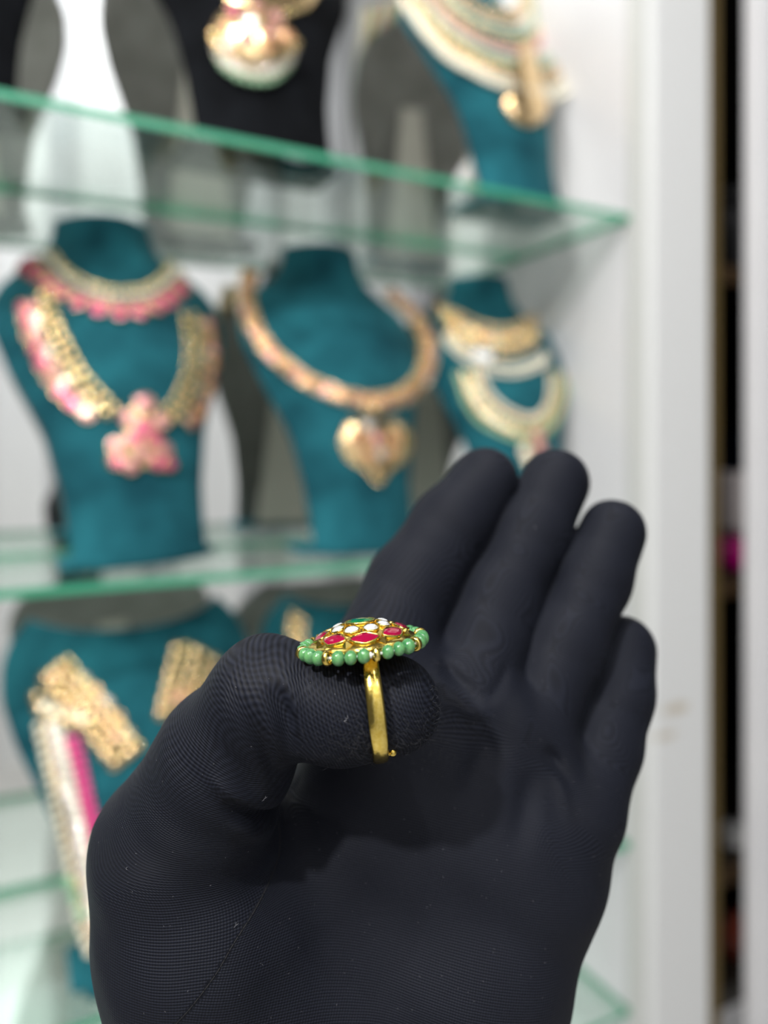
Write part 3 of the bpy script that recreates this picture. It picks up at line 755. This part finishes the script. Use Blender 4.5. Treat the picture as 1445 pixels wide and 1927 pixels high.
Uc = np.where(left, Uc * (1 - hh) + V[:, 2] * hh, Uc)
Vc = np.where(left, Vc * (1 - hh) + V[:, 0] * hh, Vc)
at = me.attributes.new('cloth', 'FLOAT_VECTOR', 'POINT'); at.data.foreach_set('vector', np.stack([Uc, Vc, left.astype(float)], 1).astype(np.float32).ravel())
mg = bpy.data.materials.new('black_glove_knit'); mg.use_nodes = True
n, l, b = nodes(mg); b.inputs['Roughness'].default_value = .62; b.inputs['Sheen Weight'].default_value = .02; b.inputs['Sheen Roughness'].default_value = .35
b.inputs['Sheen Tint'].default_value = (.75, .80, 1, 1); b.inputs['Specular IOR Level'].default_value = .16
at_n = n.new('ShaderNodeAttribute'); at_n.attribute_name = 'cloth'; sep = n.new('ShaderNodeSeparateXYZ'); l.new(at_n.outputs['Vector'], sep.inputs[0])
def math_n(op, a, b_=None, c=None):
    q = n.new('ShaderNodeMath'); q.operation = op
    for i, v in enumerate((a, b_, c)):
        if v is None: continue
        if isinstance(v, (int, float)): q.inputs[i].default_value = v
        else: l.new(v, q.inputs[i])
    return q.outputs[0]
wob = n.new('ShaderNodeTexNoise'); wob.inputs['Scale'].default_value = 60; tcg = n.new('ShaderNodeTexCoord'); l.new(tcg.outputs['Object'], wob.inputs['Vector'])
uu_ = math_n('MULTIPLY_ADD', wob.outputs[0], .0008, sep.outputs[0])
ribs = math_n('SINE', math_n('MULTIPLY', uu_, 2 * math.pi / .00052))
rv = math_n('SINE', math_n('MULTIPLY', sep.outputs[1], 2 * math.pi / .00058))
hgt = math_n('ADD', math_n('MULTIPLY', ribs, .6), math_n('MULTIPLY', rv, .35))
bp = n.new('ShaderNodeBump'); bp.inputs['Strength'].default_value = .7; bp.inputs['Distance'].default_value = .00010
l.new(hgt, bp.inputs['Height']); l.new(bp.outputs[0], b.inputs['Normal'])
cr = n.new('ShaderNodeMapRange'); cr.inputs['From Min'].default_value = -1; cr.inputs['From Max'].default_value = 1; l.new(hgt, cr.inputs[0])
mc = n.new('ShaderNodeMix'); mc.data_type = 'RGBA'; mc.inputs['A'].default_value = (.0012, .0016, .0036, 1); mc.inputs['B'].default_value = (.0120, .0142, .0235, 1); l.new(cr.outputs[0], mc.inputs['Factor'])
l.new(mc.outputs['Result'], b.inputs['Base Color'])
GL = link('glove', me, mg, HAND)
from mathutils.bvhtree import BVHTree
BVH = BVHTree.FromPolygons(V.tolist(), Q.tolist())
def ray(px, py):
    d = Vector(((px - CX) / F, 1, (CY - py) / F)).normalized(); h = BVH.ray_cast(Vector((0, 0, 0)), d); return h[0], h[1]
# seam stitches: a part of its own
bm = bmesh.new(); ps = []
for s in spline(SEAM, 40):
    h, nn = ray(s[0], s[1])
    if h is None: continue
    if nn.y > 0: nn = -nn
    ps.append((h, nn))
o = Vector(OFF)
cum = 0; seg = []
for (a, na), (c, nc) in zip(ps, ps[1:]):
    cum += (c - a).length; seg.append(a + na * .00002 - o)
    if cum > .0011:
        if len(seg) >= 2: add_tube(bm, seg, .00009, 6)
        seg = []; cum = -.0003
so_ = from_bm('seam_stitching', bm, mat('black_thread', (.004, .004, .005), .7), HAND)
# lint and fibres caught on the cloth
bm = bmesh.new()
def fibre(px, py, ln, r, lift=.35):
    h, nn = ray(px, py)
    if h is None: return
    if nn.y > 0: nn = -nn
    d = Vector((random.uniform(-1, 1), random.uniform(-1, 1), random.uniform(-1, 1))); d = (d - nn * d.dot(nn)).normalized()
    p0 = h - o; pts = [p0, p0 + (d * .5 + nn * lift) * ln * .5, p0 + (d * .9 + nn * lift * random.uniform(.2, 1.3)) * ln]
    add_tube(bm, pts, [r, r, r * .5], 4)
for k in range(420):
    fibre(random.gauss(715, 75), random.gauss(1385, 28), random.uniform(.0006, .0016), .00002, .7)
for k in range(90):
    fibre(815 + random.gauss(0, 8), random.uniform(1240, 1400), random.uniform(.0005, .0012), .00002, .8)
lf = from_bm('fuzz', bm, mat('dark_fuzz', (.03, .031, .036), .8), HAND); lf['kind'] = 'stuff'
bm = bmesh.new()
for k in range(170):
    fibre(random.uniform(180, 1180), random.uniform(1220, 1920), random.uniform(.00012, .0004), .000028, .1)
for (x_, y_) in ((647, 1357), (655, 1352), (237, 1634), (497, 1503), (1007, 995), (443, 1742)):
    for k in range(3): fibre(x_, y_, .0007, .00003, .4)
lf = from_bm('lint', bm, mat('pale_lint', (.22, .22, .24), .8), HAND); lf['kind'] = 'stuff'
# sleeve end of the glove below the frame
bm = bmesh.new(); wc = P3(640, 2330, .175)
mk_ = [(Vector((wc[0], .176, -.178)), .040, .027), (Vector((wc[0] - .002, .174, -.23)), .038, .029), (Vector((wc[0] - .006, .168, -.32)), .042, .035), (Vector((wc[0] - .010, .160, -.42)), .046, .040)]
rings = []
for c_, rx, ry in mk_:
    rings.append([bm.verts.new(c_ - o + Vector((rx * math.cos(2 * math.pi * i / 40), ry * math.sin(2 * math.pi * i / 40), 0))) for i in range(40)])
for a, c_ in zip(rings, rings[1:]):
    for i in range(40): bm.faces.new((a[i], a[(i + 1) % 40], c_[(i + 1) % 40], c_[i]))
bm.faces.new(rings[0]); bm.faces.new(rings[-1])
from_bm('cuff', bm, mat('black_cuff_knit', (.010, .0105, .013), .75), HAND)

# ------------------------------------------------------------------ ring
RC = Vector(P3(681, 1201, .1485).tolist())
RM = Matrix.Translation(RC) @ Matrix.Rotation(math.radians(-6.5), 4, 'Y') @ Matrix.Rotation(math.radians(-4), 4, 'X') @ Matrix.Rotation(math.radians(4), 4, 'Z')
ring = thing('ring', 'gold cocktail ring with ruby petals, emerald centre and green beads, on the folded thumb', 'ring', mw=RM)
MMM = .001
# dome
bm = bmesh.new(); add_lathe(bm, [(x * MMM, z * MMM) for x, z in ((2, -1.6), (9.6, -1.5), (10.6, -1.0), (10.5, -.3), (9.6, .25), (7.4, 1.35), (5.0, 2.3), (3.0, 2.9), (.6, 3.05))], None, 64)
# petal scallops
for v in bm.verts:
    r = math.hypot(v.co.x, v.co.y); a = math.atan2(v.co.y, v.co.x)
    if r > .009: v.co.x *= 1 + .035 * math.cos(8 * a + math.pi / 2 * 8); v.co.y *= 1 + .035 * math.cos(8 * a)
from_bm('domed_plate', bm, M_gold_ring, ring)
def dome_z(r): return float(np.interp(r, [0, 3, 5, 7.4, 9.6, 10.5], [3.05, 2.9, 2.3, 1.35, .25, -.3]))
def gem(name, ang, r, w, h, m, pointed=0., lift=.25, th=.9, tilt=True):
    """w across the radius, h along it (mm); child frame: gold collar > stone"""
    z = dome_z(r) + lift; slope = math.atan2(dome_z(r - 1) - dome_z(r + 1), 2.)
    T = Matrix.Rotation(ang, 4, 'Z') @ Matrix.Translation((0, -r * MMM, z * MMM)) @ Matrix.Rotation(slope if tilt else 0, 4, 'X')
    n_ = 20
    def prof(k, e):
        out = []
        for i in range(n_):
            a = 2 * math.pi * i / n_; cx_, sy_ = math.cos(a), math.sin(a)
            q = 1 - pointed * abs(cx_) ** 1.5 * .0
            y = sy_ * (1 - pointed * .55 * abs(cx_) ** 1.2) if pointed else sy_
            out.append(((w * k) * cx_ + e * cx_, (h * k) * y + e * sy_))
        return out
    bm = bmesh.new(); rs = []
    for k, e, zz in ((1, .28, -.55), (1, .26, .12), (1, .10, .24), (.97, 0, .10)):
        rs.append([bm.verts.new(T @ Vector((x * MMM, y * MMM, zz * MMM))) for x, y in prof(k, e)])
    for a, c_ in zip(rs, rs[1:]):
        for i in range(n_): bm.faces.new((a[i], a[(i + 1) % n_], c_[(i + 1) % n_], c_[i]))
    bm.faces.new(rs[0][::-1]); col_ = from_bm('collar', bm, M_gold_ring, ring)
    bm = bmesh.new(); rs = []
    for k, zz in ((.98, -.3), (.98, .08), (.66, .08 + th * .38), (.34, .08 + th * .5)):
        rs.append([bm.verts.new(T @ Vector((x * MMM, y * MMM, zz * MMM))) for x, y in prof(k, 0)[::2]])
    m2 = n_ // 2
    for j, (a, c_) in enumerate(zip(rs, rs[1:])):
        for i in range(m2): bm.faces.new((a[i], a[(i + 1) % m2], c_[(i + 1) % m2], c_[i]))
    bm.faces.new(rs[0][::-1]); bm.faces.new(rs[-1])
    return from_bm(name, bm, m, col_, smooth=False)
gem('emerald', 0, 0.001, 2.9, 2.7, M_emerald, lift=.35, tilt=False)
for k in range(8):
    gem('diamond', math.radians(22.5 + 45 * k), 4.9, 1.45, 1.25, M_diamond, lift=.25, th=1.)
for k in range(8):
    gem('ruby', math.radians(3 + 45 * k), 8.0, 2.75, 1.7, M_ruby, pointed=.9, lift=.35, th=.8)
# small gold points between the rubies
for k in range(8):
    a = math.radians(25.5 + 45 * k); bm = bmesh.new()
    T = Matrix.Rotation(a, 4, 'Z') @ Matrix.Translation((0, -.0090, .0003)) @ Matrix.Rotation(.45, 4, 'X')
    add_lathe(bm, [(.0011, -.0008), (.0010, .0002), (.0002, .0011)], T, 4); from_bm('gold_point', bm, M_gold_ring, ring, smooth=False)
# beads and loops
BR = 12.0; ZB = -1.15
bead_me = None
for k in range(8):
    a0 = 10 + 45 * k
    for j in range(3):
        a = math.radians(a0 + 11 + 11.6 * j)
        if bead_me is None:
            bm = bmesh.new(); add_sphere(bm, (0, 0, 0), .00138, None, (.90, 1, 1.02), 28, 18); bead_me = bpy.data.meshes.new('jade_bead'); bm.to_mesh(bead_me); bm.free(); bead_me.materials.append(M_jade)
            for p in bead_me.polygons: p.use_smooth = True
        ob = bpy.data.objects.new('jade_bead', bead_me); COL.objects.link(ob); ob.parent = ring
        s = random.uniform(.94, 1.05)
        ob.matrix_local = Matrix.Rotation(a, 4, 'Z') @ Matrix.Translation((0, -BR * MMM, ZB * MMM + random.uniform(-.00015, .00015))) @ Matrix.Rotation(random.uniform(-.2, .2), 4, 'Y') @ Matrix.Scale(s, 4)
    a = math.radians(a0); T = Matrix.Rotation(a, 4, 'Z') @ Matrix.Translation((0, -BR * MMM, ZB * MMM)) @ Matrix.Rotation(math.pi / 2, 4, 'Y')
    bm = bmesh.new(); R_, r_ = .00105, .00042; rr = []
    for i in range(24):
        u = 2 * math.pi * i / 24
        rr.append([bm.verts.new(T @ Vector(((R_ + r_ * math.cos(v_)) * math.cos(u), (R_ + r_ * math.cos(v_)) * math.sin(u) , 1.5 * r_ * math.sin(v_)))) for v_ in [2 * math.pi * q / 10 for q in range(10)]])
    for i in range(24):
        for q in range(10): bm.faces.new((rr[i][q], rr[(i + 1) % 24][q], rr[(i + 1) % 24][(q + 1) % 10], rr[i][(q + 1) % 10]))
    T2 = Matrix.Rotation(a, 4, 'Z'); add_tube(bm, [T2 @ Vector((0, -.0112, ZB * MMM)), T2 @ Vector((0, -.0098, -.0008))], .0004, 8)
    from_bm('gold_loop', bm, M_gold_ring, ring)
bm = bmesh.new(); pts = [(BR * MMM * math.sin(2 * math.pi * i / 64), -BR * MMM * math.cos(2 * math.pi * i / 64), ZB * MMM) for i in range(64)]
add_tube(bm, pts, .00026, 6, True)
for a_d, ln in ((4.5, 3.2), (63, 5)):
    q = [(math.radians(a_d + ln * t_ - ln / 2)) for t_ in (0, .5, 1)]
    add_tube(bm, [(BR * MMM * math.sin(x_) * 1.01, -BR * MMM * math.cos(x_) * 1.01, ZB * MMM) for x_ in q], .00055, 8)
bm2 = from_bm('thread', bm, M_thread, ring)
# band round the thumb
bm = bmesh.new(); RR = .01115; cz = -.0016 - RR + .0003; n1_ = 96; prof = []
for i in range(n1_):
    a = 2 * math.pi * i / n1_
    ring_v = []
    wd = .00165 * (1 - .12 * math.cos(a) ** 2)
    for (x_, dr) in ((-1, -.0003), (-1, .0001), (-.75, .00042), (0, .00056), (.75, .00042), (1, .0001), (1, -.0003), (0, -.0004)):
        r = RR + dr; ring_v.append(bm.verts.new((x_ * wd + .0010, -r * math.sin(a) * .97 + .0, cz + r * math.cos(a))))
    prof.append(ring_v)
for i in range(n1_):
    A_, B_ = prof[i], prof[(i + 1) % n1_]
    for k in range(8): bm.faces.new((A_[k], A_[(k + 1) % 8], B_[(k + 1) % 8], B_[k]))
from_bm('band', bm, M_gold_ring, ring)
bm = bmesh.new(); add_sphere(bm, (.00335, -.0058, cz - RR * .76), .00082, None, (1, 1, 1), 20, 14)
add_tube(bm, [(.0032, -.0058, cz - RR * .76), (.0018, -.0068, cz - RR * .78)], .00035, 8)
from_bm('ball_end', bm, M_gold_ring, ring)
for sx_ in (-1, 1):
    bm = bmesh.new(); add_tube(bm, [(sx_ * .0088, .001, -.0014), (sx_ * .0085, .001, -.0030)], .0004, 8); add_sphere(bm, (sx_ * .0085, .001, -.0032), .0005); from_bm('setting_peg', bm, M_gold_ring, ring)
bpy.context.view_layer.update()
